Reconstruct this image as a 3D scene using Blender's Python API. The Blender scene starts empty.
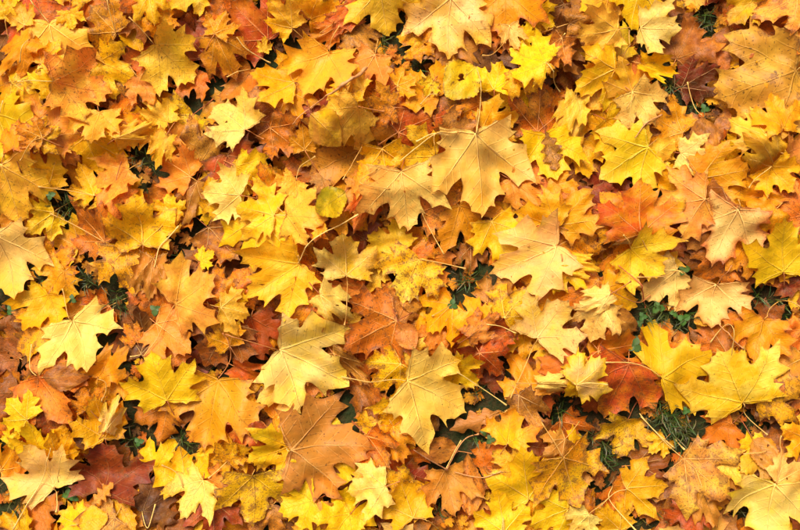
import bpy, math, random
import numpy as np
from mathutils import Vector
from mathutils.geometry import delaunay_2d_cdt

rnd = random.Random(7)
nr = np.random.RandomState(11)
scene = bpy.context.scene
COL = scene.collection

# ---------------------------------------------------------------- camera
PX = 1.25 / 800.0                 # metres on the ground per photo pixel
CAM_H = 1.75
cam_d = bpy.data.cameras.new('camera')
cam = bpy.data.objects.new('camera', cam_d)
COL.objects.link(cam)
cam.location = (0, 0, CAM_H)
cam.rotation_euler = (0, 0, 0)
cam_d.sensor_width = 36.0
cam_d.lens = 36.0 * (CAM_H - 0.030) / 1.25
cam_d.clip_start, cam_d.clip_end = 0.05, 500
scene.camera = cam

# ---------------------------------------------------------------- sky, sun, exposure
SUN_EL, SUN_AZ = math.radians(55), math.radians(-25)     # azimuth measured from +y towards +x
w = bpy.data.worlds.new('World'); scene.world = w; w.use_nodes = True
nt = w.node_tree; nt.nodes.clear()
out = nt.nodes.new('ShaderNodeOutputWorld'); bg = nt.nodes.new('ShaderNodeBackground')
sky = nt.nodes.new('ShaderNodeTexSky'); sky.sky_type = 'NISHITA'; sky.sun_disc = False
sky.sun_elevation = SUN_EL; sky.sun_rotation = SUN_AZ
sky.air_density = 0.4; sky.dust_density = 9.0; sky.ozone_density = 0.0
bg.inputs['Strength'].default_value = 0.11
nt.links.new(sky.outputs[0], bg.inputs[0]); nt.links.new(bg.outputs[0], out.inputs[0])
sd = bpy.data.lights.new('sun', 'SUN'); sd.energy = 2.6; sd.angle = math.radians(22); sd.color = (1.0, 0.91, 0.78)
so = bpy.data.objects.new('sun', sd); COL.objects.link(so)
dv = Vector((math.sin(SUN_AZ) * math.cos(SUN_EL), math.cos(SUN_AZ) * math.cos(SUN_EL), math.sin(SUN_EL)))
so.rotation_euler = dv.to_track_quat('Z', 'Y').to_euler(); so.location = dv * 20
scene.view_settings.view_transform = 'Standard'; scene.view_settings.look = 'None'
scene.view_settings.exposure = 0.55; scene.view_settings.gamma = 1.0
scene.view_settings.use_curve_mapping = False
scene.cycles.max_bounces = 4; scene.cycles.transmission_bounces = 4

# One leaf per line: tile kind colour colour2 layer Jx Jy Tx Ty width style | label | stalk points
# (positions were measured on a 4x4 grid of survey squares; J = where the stalk joins the blade, T = tip)
LEAVES = '''
A1 m R O 4 150 10 50 200 1.1 . | red mottled maple leaf with orange veins |
A1 m G O 5 150 175 0 300 .6 f | golden crescent of a folded maple leaf | 120 260
A1 m P Y 4 205 105 238 325 1 . | large dull primrose maple leaf beside the red mottled one | 165 50 135 0
A1 m S P 5 245 330 440 345 1.05 u | clean salmon pink maple leaf with thin level stalk | 170 328 100 325
A1 m S Y 4 205 530 300 385 1.1 . | salmon maple leaf fading to yellow along one side | 165 590 135 625
A1 m Y Y 3 95 320 195 300 1 . | - | 70 326
A1 m Y L 3 380 235 525 300 1 . | yellow maple leaf with a greenish blush at its tip |
A1 m P Y 5 605 185 740 305 1.05 . | pale brown-freckled maple leaf with short thick cream stalk | 570 145 525 98
A1 m Y G 3 185 -10 230 80 1.1 . | - |
A1 m G B 2 450 130 370 50 1 . | - | 447 60 440 0
A1 m O R 2 610 -5 500 60 1 . | - |
A1 m B O 1 560 60 450 150 1 . | - |
A1 m P Y 4 640 465 548 342 .65 f | slender pale spiky maple lobe standing over red fragments |
A1 m Y L 3 720 430 600 560 1.15 . | broad bright yellow maple leaf below the freckled pale one |
A1 m D B 1 510 420 410 490 1 . | - |
A1 m Y G 3 590 470 480 535 .9 . | - |
A1 m Y L 4 -5 435 95 650 1.05 . | big plain yellow maple leaf with stalk pointing up | 20 460 45 395
A1 m B T 1 140 410 50 490 1 . | - |
A1 m G Y 2 75 335 -10 425 1 . | - |
A1 m O B 1 740 260 660 360 1 . | - |
A1 m P Y 3 740 -30 680 40 1 . | - |
A1 m O B 1 330 20 270 120 1 . | - |
A1 m G Y 2 640 130 560 10 .8 . | - |
B1 m R O 3 255 145 115 10 1.15 . | crimson speckled maple leaf crossed by a pale stalk |
B1 m G R 3 70 150 138 300 .85 . | amber maple leaf peppered with dark spots |
B1 m O T 2 185 255 85 390 1.05 . | dull orange brown maple leaf under the cream star leaf | 100 290
B1 m P P 6 178 497 50 387 1.05 . | clean cream maple leaf shaped like a star | 215 515 245 530
B1 m P Y 3 310 110 233 20 .9 u | - |
B1 e B N 2 395 105 390 -5 .7 c | - |
B1 m G Y 3 420 75 550 15 1 . | - |
B1 m R S 4 535 80 640 18 .5 f | - |
B1 m P Y 4 680 -35 712 130 1.25 . | wide pale maple leaf with one lobe dipping over grass |
B1 m P Y 5 485 195 410 390 1.1 u | creamy yellow maple leaf with upright arching stalk | 500 150 530 105
B1 m G Y 4 335 310 213 275 1.1 u | - |
B1 m T B 3 570 105 655 220 .9 c | crumpled brown spotted leaf beside a dark grassy gap |
B1 m O G 3 530 98 400 168 .55 f | - |
B1 m Y L 3 597 400 528 440 1.1 . | - |
B1 m P Y 5 605 435 500 560 1 d | pale maple leaf with level stalk above the big orange one | 650 438 700 442
B1 m G B 3 340 350 390 490 .9 . | - |
B1 m O G 2 330 430 320 540 1.1 . | - |
B1 e T Y 5 430 450 545 560 .8 d | rounded tan leaf finely speckled with brown |
B1 m O S 3 760 370 660 400 1.1 . | - |
B1 m G S 3 757 460 660 520 1.1 . | - | 700 450 640 530
B1 m S T 3 700 185 655 290 .9 u | - |
B1 m G O 2 610 300 660 350 1 . | - |
B1 m O B 2 100 45 0 -10 1.1 . | dark flecked orange leaf at the edge of the crimson one |
B1 m O D 2 65 250 -15 185 1 . | - |
B1 m P Y 3 237 190 247 133 .8 . | tiny pale leaf lying alone on dark grass |
B1 m B S 2 225 440 300 380 1 . | - |
B1 m D R 1 20 200 30 100 1 . | - |
B1 m B O 2 310 90 350 160 1 . | - |
B1 m G O 2 500 250 640 230 1 . | - |
B1 m D R 2 470 440 525 390 1 . | - |
C1 m P Y 6 190 5 160 238 1.15 . | large creamy maple leaf with its veins fanning downward | 190 -40
C1 m G R 5 400 -25 382 165 1.05 . | glowing orange yellow maple leaf with scarlet edges |
C1 m P S 6 408 112 432 210 .7 f | small pale folded leaf with a looping stalk | 395 165 350 208 310 212
C1 m Y L 5 518 265 412 210 1.15 u | - | 560 310 600 355
C1 m L Y 4 500 65 582 115 1 . | dull olive yellow leaf near the scarlet edged one |
C1 r L V 6 285 262 160 375 .86 h | round lime yellow leaf pierced by a hole | 298 330 296 420 280 520
C1 m G Y 4 140 370 5 275 1.1 . | - | 110 375 75 412
C1 m G Y 3 100 145 -10 130 1.1 . | - |
C1 m Y P 5 310 492 445 435 .95 u | bright yellow maple leaf with white-gold underside lobe |
C1 m O G 4 305 400 190 470 1 . | - |
C1 m R O 3 -5 510 125 440 1.1 . | - |
C1 m L Y 3 400 392 440 280 .9 . | - |
C1 m O T 4 520 500 530 328 1.1 . | warm brown maple leaf with a notched orange rim |
C1 m P Y 5 662 375 615 540 .55 f | pale upright strip of a folded maple leaf |
C1 m B T 4 585 195 720 200 1.1 c | crisp brown maple leaf beside the pale strip |
C1 m T B 4 640 110 760 80 .9 c | - |
C1 m P P 5 757 145 685 165 .8 . | - |
C1 m P Y 4 765 10 672 60 1 . | - |
C1 m T O 4 590 180 540 280 .7 c | - | 605 155
C1 m Y L 5 770 290 665 335 1.1 . | - |
C1 m G Y 4 760 480 690 400 .7 . | - |
C1 m N B 2 500 270 400 330 1 . | - |
C1 m O D 2 380 100 310 190 1 . | - |
C1 m G O 4 200 530 300 460 1.1 . | - |
C1 m B N 2 600 60 560 150 1 . | - |
C1 m B D 2 640 260 700 310 .9 c | - |
D1 m Y L 5 150 -40 105 115 1.2 . | rich yellow maple leaf overlapping the top of a pale star |
D1 m P P 6 155 105 298 125 1.1 . | pale straw maple leaf with five clear points | 160 150 172 190
D1 m P Y 5 120 365 60 225 1.1 . | soft cream maple leaf above the tan tipped one | 85 420
D1 m P T 6 108 360 212 478 1 d | cream maple leaf with tan crisp tips over brown debris |
D1 m P L 4 60 215 -10 130 1.1 . | - | 98 180 105 120
D1 m L Y 5 160 240 300 290 .55 c | shrivelled lemon leaf curled over open grass |
D1 m B O 3 300 215 392 55 1 . | dull copper brown maple leaf at the edge of grass |
D1 m D N 4 320 325 440 245 .9 u | maroon maple leaf tucked against the biggest tan leaf |
D1 m T P 5 720 275 425 405 1.1 u | biggest tan gold maple leaf with long pale midrib | 757 245
D1 m G Y 7 640 505 618 358 1 . | amber mottled leaf resting on the biggest tan leaf |
D1 m Y B 5 565 -5 455 112 .9 . | - |
D1 m S P 6 712 8 560 95 1.05 d | peach maple leaf with pale folded lobes near brown curls |
D1 m G T 4 780 120 690 210 1 . | - |
D1 m G O 4 325 450 222 395 1 . | - |
D1 m L Y 5 50 480 112 522 1.3 . | - |
D1 e B S 5 380 445 392 612 .62 d | smooth pinkish brown oval leaf with tall stalk | 360 390 335 308
D1 m P T 5 570 535 455 465 1 . | - |
D1 m T B 3 180 530 250 480 1 . | - |
D1 m D R 3 757 350 700 440 .8 . | - |
D1 m B N 2 260 20 330 110 1 . | - |
D1 m O B 3 150 190 110 260 1 . | - |
D1 m B O 3 620 130 700 190 1 . | - |
D1 m P G 4 20 380 40 300 1 . | - |
D1 m O B 2 110 420 150 500 1 . | - |
A2 m P Y 5 55 145 95 360 1.1 . | wide pale yellow maple leaf with dark pinprick spots |
A2 m Y G 4 195 215 150 100 1 . | - |
A2 m Y G 5 370 250 300 128 1 d | yellow maple leaf with a stalk over dark grass | 270 232 170 220
A2 m S P 6 485 150 375 215 1.1 u | peach leaf with brown nicks above the small yellow star |
A2 m S O 5 500 165 520 282 .7 . | - |
A2 m Y P 4 480 215 480 315 1 . | - |
A2 m L G 4 365 45 465 112 1 . | - |
A2 m Y G 6 550 432 535 245 1.1 . | plain yellow maple leaf with small neat points |
A2 m O R 5 400 425 295 300 1.1 . | orange blotched maple leaf with a long diagonal stalk | 310 375 190 315
A2 m G Y 4 275 440 165 380 1.2 . | - |
A2 m L T 4 205 305 95 385 1 . | - |
A2 m P Y 6 -15 400 55 645 1.05 u | tall pale yellow maple leaf above the clover patch |
A2 m Y G 3 -5 295 65 372 1 . | - |
A2 m G T 3 90 280 30 350 1 . | - |
A2 m B D 2 150 390 70 480 1 c | - | 170 488 70 495
A2 m S O 5 705 165 615 105 1 u | - |
A2 m P Y 5 605 60 560 148 .6 f | - |
A2 m B T 4 745 200 690 365 .8 c | faded brown crinkled leaf beside grass and a pale spike |
A2 m P Y 5 640 392 688 312 .5 f | narrow pale spike of a folded leaf in dark grass |
A2 m Y G 5 480 445 515 632 1.1 . | freckled yellow maple leaf with one long downward point |
A2 m P Y 4 490 40 565 5 .5 f | - |
A2 m T O 3 740 60 690 110 1 . | - |
A2 m G O 4 230 520 320 440 1 . | - |
A2 m O B 3 560 270 640 230 1 . | - |
A2 m O B 2 200 60 300 110 1 . | - |
A2 m B S 2 120 10 180 90 1 . | - |
A2 m D B 2 20 170 60 200 1 . | - |
A2 m O B 3 430 390 520 440 1 . | - |
A2 m O B 3 600 230 570 330 1 . | - |
B2 m R N 4 110 100 195 245 1.2 . | rusty crimson maple leaf darkly spotted beneath a pale star | 75 170
B2 m O Y 5 290 250 238 125 .85 u | fiery orange leaf with yellow tip beside dark grass |
B2 m P P 6 165 255 18 235 1.1 u | small cream maple leaf beside the fiery orange tip |
B2 m L Y 5 240 330 205 535 1.15 . | sharp lemon maple leaf below a paler yellow one |
B2 m Y P 6 292 328 153 288 1.15 . | yellow maple leaf lying across the sharp lemon one | 340 330
B2 m P G 5 365 195 300 282 1 f | pale tent of a folded leaf beside the green disc | 380 140 440 105
B2 m P S 5 345 330 500 345 1.1 . | buff maple leaf with soft pink flush near green disc | 310 300
B2 m O G 4 340 340 390 500 1.05 . | - |
B2 r V L 6 555 240 452 318 .9 . | round olive green leaf with brown specks |
B2 m T O 4 615 65 420 185 1.25 . | big dull orange maple leaf with pale midrib | 580 130 545 195
B2 m Y G 5 690 75 720 235 1 . | - |
B2 m S P 6 670 175 660 302 .75 u | - | 610 210 720 232
B2 m R S 5 702 275 615 425 .55 f | - |
B2 m P Y 5 745 440 642 378 1.1 . | - |
B2 m P Y 6 558 547 560 393 1.2 . | creamy maple leaf with long stalk hanging straight down | 562 600 562 680 553 732
B2 m D R 3 600 400 500 345 1 . | - |
B2 m B G 4 35 370 155 495 1.15 . | brown amber maple leaf at the edge of lemon ones |
B2 m B O 2 160 280 75 340 1 . | - |
B2 m L T 3 80 310 5 150 1 . | - |
B2 m O G 3 420 520 310 470 1 . | - |
B2 m O B 2 330 420 280 300 1 . | - |
B2 m G O 3 560 300 620 360 1 . | - |
B2 m T S 3 30 90 80 20 1 . | - |
B2 m O B 3 300 20 350 60 1 . | - |
C2 m P G 7 278 30 335 332 .95 . | huge golden maple leaf with pale ribs and dark nicks | 283 -30 288 -60
C2 m R O 4 220 15 100 225 .9 . | brick red maple leaf half hidden by the huge golden one |
C2 m Y P 5 95 105 0 105 1.1 . | - | 130 30 210 25
C2 m B O 4 460 175 365 260 1 c | - |
C2 m P S 6 5 165 30 385 1.1 u | buff orange maple leaf with a blunt side lobe |
C2 m S G 5 105 348 202 300 1.2 . | - | 120 390 165 470
C2 m G O 5 225 288 325 442 1.1 . | amber maple leaf with brown ribs below the golden giant |
C2 m Y L 5 350 345 420 505 1.05 . | - |
C2 m Y G 6 588 368 425 315 1.1 . | yellow maple leaf with rust dotted veins |
C2 m Y T 5 592 362 700 215 1.05 . | - |
C2 m L Y 5 545 20 580 198 1.05 . | lime yellow maple leaf under a brown oak leaf |
C2 o T B 6 545 15 592 155 .75 . | tan brown oak leaf lying on lime yellow leaf |
C2 o T S 7 450 452 522 362 .62 . | tiny tan oak leaf on yellow maple leaves |
C2 m D R 4 720 225 745 385 1 . | dark wine maple leaf half buried between yellow ones |
C2 m R D 4 760 340 650 375 .8 . | - |
C2 m P L 7 585 440 345 565 .85 v | long lemon leaf folded in half lengthwise |
C2 m Y P 6 70 490 -10 650 1.2 . | honey pale maple leaf with thin side stalk | 140 500 250 525
C2 m G O 4 70 495 195 605 1.1 . | - |
C2 m B T 3 270 440 275 545 1 c | small tan brown curled leaf in a dark gap |
C2 m Y G 4 715 10 735 140 1 . | - |
C2 m P Y 4 650 -20 610 50 .6 f | - |
C2 m D B 3 690 10 650 150 1 . | - |
C2 m S O 5 450 215 508 262 .8 . | - |
C2 m O B 3 520 210 590 180 1 . | - |
C2 m B D 3 620 190 690 130 1 . | - |
C2 m G T 4 690 470 610 400 1 . | - |
C2 m Y G 3 220 230 260 310 1 . | - |
C2 m T O 3 180 270 150 320 1 . | - |
D2 m L P 6 172 70 -10 185 1.1 . | lemon maple leaf with one whitish lobe by pale star |
D2 m P S 5 150 132 282 45 1.2 u | pale apricot maple leaf with a blunt folded lobe |
D2 m P P 6 300 92 408 112 1.1 . | small pale star shaped leaf near smooth amber leaf |
D2 m Y G 5 345 238 215 165 1.1 . | - |
D2 m G Y 6 360 190 542 155 1.0 d | smooth amber maple leaf humped over a dark hollow |
D2 m N B 3 440 100 585 185 1 c | - |
D2 m P Y 5 640 150 500 15 .55 f | - |
D2 m T S 5 655 105 790 160 1.1 . | pinkish tan maple leaf by the amber freckled one |
D2 m Y G 6 610 150 695 245 1.1 d | amber freckled leaf beside dark shrivelled bits | 560 190 540 225
D2 m G O 5 478 252 685 262 .6 v | - |
D2 m O S 4 765 260 630 325 1 . | - |
D2 m S P 7 368 268 190 300 1.2 . | rose pink maple leaf with pale fan of veins | 380 266 392 268
D2 m R G 7 140 395 130 185 1.3 . | burnt orange maple leaf with a dark central streak |
D2 m O G 4 120 385 0 225 1.1 . | - |
D2 m B T 6 465 285 310 440 .95 . | dull brown maple leaf beside a pink flushed leaf |
D2 m P R 6 490 308 408 522 1.05 . | cream maple leaf flushed pink at one lobe | 492 270
D2 m L P 7 110 450 235 555 1.2 . | fresh lemon maple leaf with slim stalk on brown leaf | 90 425 65 400
D2 m D O 4 245 375 305 475 1.1 . | - |
D2 m P T 5 240 490 300 600 1 . | - |
D2 m G T 4 560 430 450 525 1 . | - |
D2 m L Y 7 680 535 648 335 1.15 . | vivid yellow maple leaf beside another vivid yellow one |
D2 m Y L 6 770 530 745 382 1.1 . | - |
D2 m D B 3 757 300 720 380 1 . | - |
D2 m P T 6 135 395 -15 395 .4 f | flat pale strip of leaf below the burnt orange one |
D2 m G O 5 610 330 560 390 1 . | - |
D2 m D B 3 30 170 100 230 1 . | - |
D2 m B T 3 20 460 60 500 1 . | - |
D2 m R S 4 610 340 680 300 1 . | - |
D2 m O S 4 690 300 640 270 .9 . | - |
D2 m B D 2 400 480 350 420 1 . | - |
A3 m Y G 5 175 130 108 268 1.1 . | yellow dotted maple leaf above a ragged amber one |
A3 m G Y 4 215 240 55 350 1.05 . | ragged amber maple leaf partly under a large pale leaf |
A3 m P G 7 275 230 372 408 1.25 . | large clean pale maple leaf with upright cream stalk | 255 180 232 108
A3 m O S 5 168 435 290 612 1.15 . | large rust freckled orange maple leaf with curved stalk | 138 400 135 315
A3 e B S 6 188 436 372 425 .55 d | dull mauve brown oval leaf under a pale maple leaf |
A3 m G B 6 382 440 515 328 .6 v | orange tan leaf folded into a boat | 415 460 410 525
A3 m L Y 7 640 525 592 333 1.15 . | bold flat yellow maple leaf below the dark brown one |
A3 m N B 4 545 352 540 172 .9 u | dark chocolate brown pointed leaf between clovers | 505 362
A3 m S O 5 602 238 748 335 1.1 . | dusty orange maple leaf under a pale salmon one |
A3 m S P 7 680 165 845 65 1.15 u | pale salmon maple leaf with long bent stalk | 640 225 610 290 565 355
A3 m T B 5 592 -5 580 158 .65 c | grey tan crinkled leaf hanging above clover |
A3 m O B 4 405 135 298 190 1 . | - |
A3 m G Y 4 240 40 140 150 1.15 . | - |
A3 m B N 2 80 250 -10 310 1 . | - |
A3 m O B 3 -5 490 130 395 1.1 . | - |
A3 m Y G 4 440 450 440 540 1 . | - |
A3 m O T 3 240 380 140 390 1 . | - |
A3 m B O 2 50 370 -20 330 1 . | - |
A3 m O D 3 520 110 480 170 .9 . | - |
A3 m D B 2 690 400 750 460 1 . | - |
A3 m O B 3 560 390 520 350 1 . | - |
A3 m O R 3 620 130 660 180 1 . | - |
B3 m Y P 6 387 15 198 142 .9 v | yellow maple leaf folded to show a pale flat half | 388 -15
B3 m O G 5 475 95 348 252 .75 v | tangerine leaf half folded beside a clean pale one |
B3 m P Y 6 468 128 588 218 .7 d | - |
B3 m S B 5 595 112 470 88 .5 v | - |
B3 m R D 4 200 215 235 380 1.1 . | deep red maple leaf under a long pale stalk |
B3 m B R 4 120 235 15 400 1.15 . | dull russet brown maple leaf under crossing stalks |
B3 m W Y 8 305 340 572 465 1.0 . | brightest pale yellow maple leaf with a long straight stalk | 210 308 110 275
B3 m O R 5 742 225 545 325 1.25 . | broad brick orange maple leaf darkening to red |
B3 m T B 6 510 350 655 470 .4 v | narrow pleated tan leaf like frayed cloth |
B3 m Y G 5 745 400 658 482 1 . | - |
B3 m R O 5 135 405 258 468 .55 v | small scarlet curl beside dark hollow |
B3 m G O 3 300 240 245 330 1 . | - |
B3 m P Y 6 305 462 222 490 .9 . | - |
B3 m G S 6 70 455 28 715 1.1 . | soft apricot maple leaf with a bowed pale stalk | 115 380 118 310 98 272
B3 m T B 4 757 165 670 195 1 . | - |
B3 m R B 3 40 160 130 210 1 . | - |
B3 m B D 3 590 170 650 110 1 . | - |
B3 m O B 3 330 180 260 200 1 . | - |
B3 m T O 4 520 250 430 290 1 . | - |
B3 m B O 3 560 330 480 300 1 . | - |
B3 m O G 3 130 120 170 60 1 . | - |
B3 m B O 3 470 230 500 150 .9 . | - |
C3 m G Y 5 205 158 88 252 1.1 . | - | 120 210
C3 m G P 6 312 235 188 218 1.15 . | small honey maple leaf with stalk over red scraps | 370 245 430 272
C3 e T S 5 -5 235 60 325 .8 c | - |
C3 e T G 4 0 160 95 150 .9 d | - |
C3 m G Y 4 375 165 308 105 1 . | - |
C3 m R O 5 395 270 190 308 .5 v | scarlet orange leaf rolled into a level strip |
C3 m W Y 8 30 450 265 562 1.1 . | great pale lemon maple leaf beside a brown oak leaf | -30 448 -110 455 -220 440
C3 m Y L 6 215 435 322 505 1.05 . | - | 400 545
C3 m R O 5 295 345 395 430 1.1 . | vivid red orange leaf beside the great lemon one |
C3 m P Y 8 515 290 622 145 1.15 u | luminous cream maple leaf with long straight tan stalk | 480 370 412 515
C3 m G B 6 505 500 418 345 .95 . | gold leaf with brown rot spots beside long stalk |
C3 m Y L 6 602 8 575 130 1.2 u | yellow maple leaf above the luminous cream one | 598 -20
C3 m Y P 6 615 8 760 35 .5 f | - |
C3 m Y G 5 395 205 480 105 1.1 . | - |
C3 m O G 5 745 75 605 185 1.1 . | - |
C3 m P Y 7 765 125 642 192 .55 f | - |
C3 m P T 6 732 190 700 278 1 u | - |
C3 m O R 6 655 350 515 425 1 . | dark orange leaf below the luminous cream one |
C3 m P Y 7 658 442 745 378 1.1 u | - | 680 445 757 455
C3 m P T 6 528 455 652 448 .4 f | - |
C3 m L Y 6 682 460 598 535 1 . | - | 640 470 620 550
C3 m D N 4 335 480 395 410 1 . | small plum dark leaf in the hollow by red orange |
C3 m G O 4 757 390 725 290 1 . | - |
C3 m G Y 4 425 285 350 350 1 . | - |
C3 m R O 4 300 350 200 320 1 . | - |
C3 m G Y 4 70 290 150 350 1 . | - | 60 270 160 340
C3 m B T 3 60 320 20 370 1 . | - |
C3 m R O 4 400 210 320 190 1 . | - |
C3 m S R 6 315 295 370 258 .6 . | - |
C3 m D B 3 520 470 480 400 1 . | - |
C3 m O B 4 560 490 510 440 1 . | - |
C3 m D B 3 700 270 740 340 1 . | - |
D3 m P T 6 295 40 165 162 1 . | mottled buff maple leaf beside dark clover leaves | 240 60 130 65
D3 m G Y 5 0 105 140 192 1.05 . | amber maple leaf above a tan brown curl | 140 160 200 135
D3 m P T 7 440 95 425 258 1.3 u | wide pale maple leaf turning tan on one side | 455 60 480 20
D3 e T P 6 360 240 428 205 .7 c | small cream tan curl beneath the wide pale leaf |
D3 m G O 7 610 225 565 385 1.15 . | golden orange freckled maple leaf with arched stalk | 660 175 710 155 757 180
D3 m O T 5 580 215 488 322 1 . | - |
D3 m L L 8 225 440 400 325 1.45 . | smoothest lemon yellow maple leaf with arched cream stalk | 170 405 100 382 0 378
D3 m L W 9 535 537 425 330 1.25 . | glowing pale yellow maple leaf overlapping the smoothest lemon one | 560 590 620 655
D3 e T B 5 -10 225 140 225 .7 c | tan brown rolled leaf under the amber maple leaf |
D3 m O G 5 15 300 185 430 1.05 . | - |
D3 m R G 6 95 390 20 605 1.2 . | scarlet mottled maple leaf beside the smoothest lemon one |
D3 m O G 5 160 425 215 535 1 . | - |
D3 o O B 8 560 395 682 495 .8 c | crumpled copper oak leaf on the glowing pale yellow one |
D3 m Y T 6 585 512 745 440 1.2 . | - |
D3 m D O 4 770 55 668 130 1 . | - |
D3 m O S 5 770 270 700 370 1 . | - |
D3 m B O 3 460 330 420 250 1 . | - | 470 240 410 310
D3 m T O 4 340 340 300 260 .9 . | - |
D3 m B D 3 650 180 560 190 1 . | - |
D3 m B D 3 560 40 640 70 1 . | - |
D3 m O G 4 230 250 260 180 .9 . | - |
D3 m G O 4 30 20 80 60 1.2 . | - |
D3 m O B 3 430 10 370 70 1 . | - |
D3 m T G 5 757 400 720 490 1 . | - |
A4 m L Y 6 128 100 48 20 1.2 . | small lemon maple leaf above the rust freckled one |
A4 m L Y 6 160 232 140 122 .95 . | - |
A4 m P Y 7 200 365 105 200 1.3 . | pale yellow maple leaf crossed by a long loose stalk | 215 400 228 450
A4 m Y G 6 228 252 308 142 .7 . | - |
A4 m D R 6 405 375 410 185 1.4 . | deep wine red maple leaf under a small oak leaf |
A4 o T S 7 368 418 442 342 .8 . | small tan pink oak leaf on wine red leaf |
A4 m Y G 6 445 205 408 25 .85 u | - |
A4 m P Y 7 450 150 482 50 .4 f | - |
A4 m O S 5 635 55 495 135 1.1 . | orange freckled leaf beside the grass and clover |
A4 m O G 4 105 165 -5 290 1.1 . | - | 70 190 30 222
A4 m Y L 5 325 450 228 525 1.1 . | - |
A4 r Y T 6 330 480 432 455 .85 d | rounded yellow leaf with brown freckles by wine red leaf |
A4 m G Y 5 445 408 535 515 1 . | - |
A4 m O B 4 115 435 205 535 1.05 . | - |
A4 m Y G 4 75 520 5 445 1 . | - |
A4 m Y G 6 702 365 678 212 1.1 . | yellow maple leaf with a hooked pale stalk | 680 310 615 280
A4 m P Y 6 775 335 690 462 1 . | - |
A4 m L Y 5 558 285 632 182 1 . | - |
A4 e N B 5 298 180 392 168 .75 c | dark brown oval leaf beside wine red maple leaf |
A4 m N B 5 555 445 685 362 .9 c | dark chocolate curled leaf beside the hooked stalk | 580 500 600 420
A4 m B D 4 640 540 757 470 1 . | - |
A4 m D O 4 195 75 305 155 1.05 . | dark rusty maple leaf flecked with black |
A4 m G O 4 370 75 330 150 .9 . | - |
A4 m D B 4 700 110 600 170 .9 . | - |
A4 m B O 3 60 30 -10 110 1 . | - |
A4 m B G 3 60 400 150 440 1 . | - |
A4 m B D 4 470 290 560 250 1.1 . | - |
A4 m T S 5 420 500 380 540 1 . | - |
A4 m B O 3 350 60 430 10 1 . | - |
A4 m G O 4 20 330 60 280 .9 . | - |
B4 m Y G 5 705 110 608 130 1.1 . | - | 580 135
B4 e R D 6 198 115 272 160 .8 c | small scarlet rolled leaf above a yellow one |
B4 m R S 5 210 120 130 190 1 . | - |
B4 m B D 4 355 95 235 165 1 c | - |
B4 m T O 8 355 215 670 190 .95 . | giant salmon brown maple leaf dotted with dark specks | 335 212
B4 m Y L 7 348 207 192 262 1.1 . | yellow maple leaf touching the giant salmon brown one |
B4 m Y G 7 205 320 215 508 1.2 . | dusty yellow maple leaf with three downward points | 212 295
B4 m G Y 6 110 262 152 182 1.1 u | small amber maple leaf with dark thin stalk | 80 290 42 322
B4 m Y G 5 90 200 40 285 1 . | - |
B4 m L T 4 50 230 -10 300 1 . | - |
B4 m S O 5 5 320 65 455 1.1 . | dusty salmon leaf above a maroon one |
B4 m D R 5 60 415 60 545 1.15 . | maroon maple leaf under dusty salmon |
B4 m L Y 7 428 410 303 452 1.15 . | small lime yellow star leaf under the giant one |
B4 m L Y 6 530 530 542 353 1.1 . | bright lemon maple leaf hugging the giant salmon one |
B4 m L Y 7 560 470 480 560 1.1 . | - |
B4 m S B 6 450 418 388 540 .75 . | - |
B4 m P L 8 700 345 558 372 1.15 . | pale lemon star leaf with stalk toward the pleated ones | 757 330
B4 m O T 6 640 178 715 275 .9 c | - |
B4 m B O 5 610 -10 672 112 .7 v | - |
B4 m Y G 5 770 70 690 150 1 . | - |
B4 m Y G 5 765 398 700 455 1.1 . | - |
B4 m D N 4 690 440 625 500 1 . | - |
B4 m B O 5 335 285 385 395 1 . | - |
B4 m T O 5 290 460 220 535 1 . | - |
B4 m P Y 6 757 520 660 535 1 . | - |
B4 m O B 4 110 100 60 180 1 . | - |
B4 m B N 3 570 300 620 330 1 . | - |
B4 m O B 3 240 420 290 470 .9 . | - | 160 520 165 455
B4 m G O 4 720 230 757 300 1 . | - |
C4 o T B 7 385 80 195 172 .6 u | brown oak leaf beside the great pale lemon one | 400 70
C4 e B S 6 225 240 58 205 .55 v | mauve brown rolled leaf in the open grass |
C4 e T S 6 70 115 -5 140 .7 . | - |
C4 m T O 7 170 305 205 475 .9 u | tan folded maple leaf with dots over open grass | 200 250 235 200
C4 e S B 6 262 470 262 245 .48 d | long smooth brown oval leaf over open grass |
C4 m Y G 6 48 470 0 325 1.1 . | yellow maple leaf with hooked stalk at the grass edge | 100 475 145 525
C4 m G O 5 15 155 45 300 .9 . | - |
C4 m R O 4 50 260 105 310 1 . | - |
C4 m Y R 7 400 188 420 55 1.1 . | small yellow leaf with a red orange lower half |
C4 m G P 6 445 295 345 215 1 v | gold leaf with pale hollow beside vivid lemon leaves |
C4 m L Y 7 485 405 440 188 1.0 . | vivid lemon leaf with brown dots under an orange one |
C4 m L Y 7 390 525 370 365 1.15 . | vivid lemon maple leaf with a reddish stalk | 385 470 378 545
C4 m G Y 8 600 235 672 432 1.15 . | orange gold maple leaf with a slender brown stalk | 565 175 520 105
C4 m L Y 7 632 445 482 508 1.1 . | vivid lemon maple leaf under the orange gold one |
C4 m P G 7 710 465 640 545 1.1 . | buff yellow leaf with forked stalk by vivid lemon | 740 440 770 425
C4 m L Y 7 665 215 588 125 1.05 . | - |
C4 m O R 6 645 140 710 235 1 . | - |
C4 m T B 7 610 170 522 240 .8 c | grey tan curled leaf under the slender brown stalk |
C4 m B S 6 445 15 525 155 .7 v | mauve brown maple leaf sloping down to gold ones |
C4 m R D 5 770 -10 695 85 1 . | - |
C4 e B S 5 760 360 700 410 .8 c | - |
C4 m O G 5 700 380 710 460 .7 . | - |
C4 m D B 4 40 290 95 380 1 . | - |
C4 m D B 4 480 180 560 130 1 . | - |
C4 m O R 4 320 290 355 240 .9 . | - | 380 295
C4 m B O 4 340 380 330 300 .9 . | - |
C4 m B O 4 60 530 -10 480 1 . | - |
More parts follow.
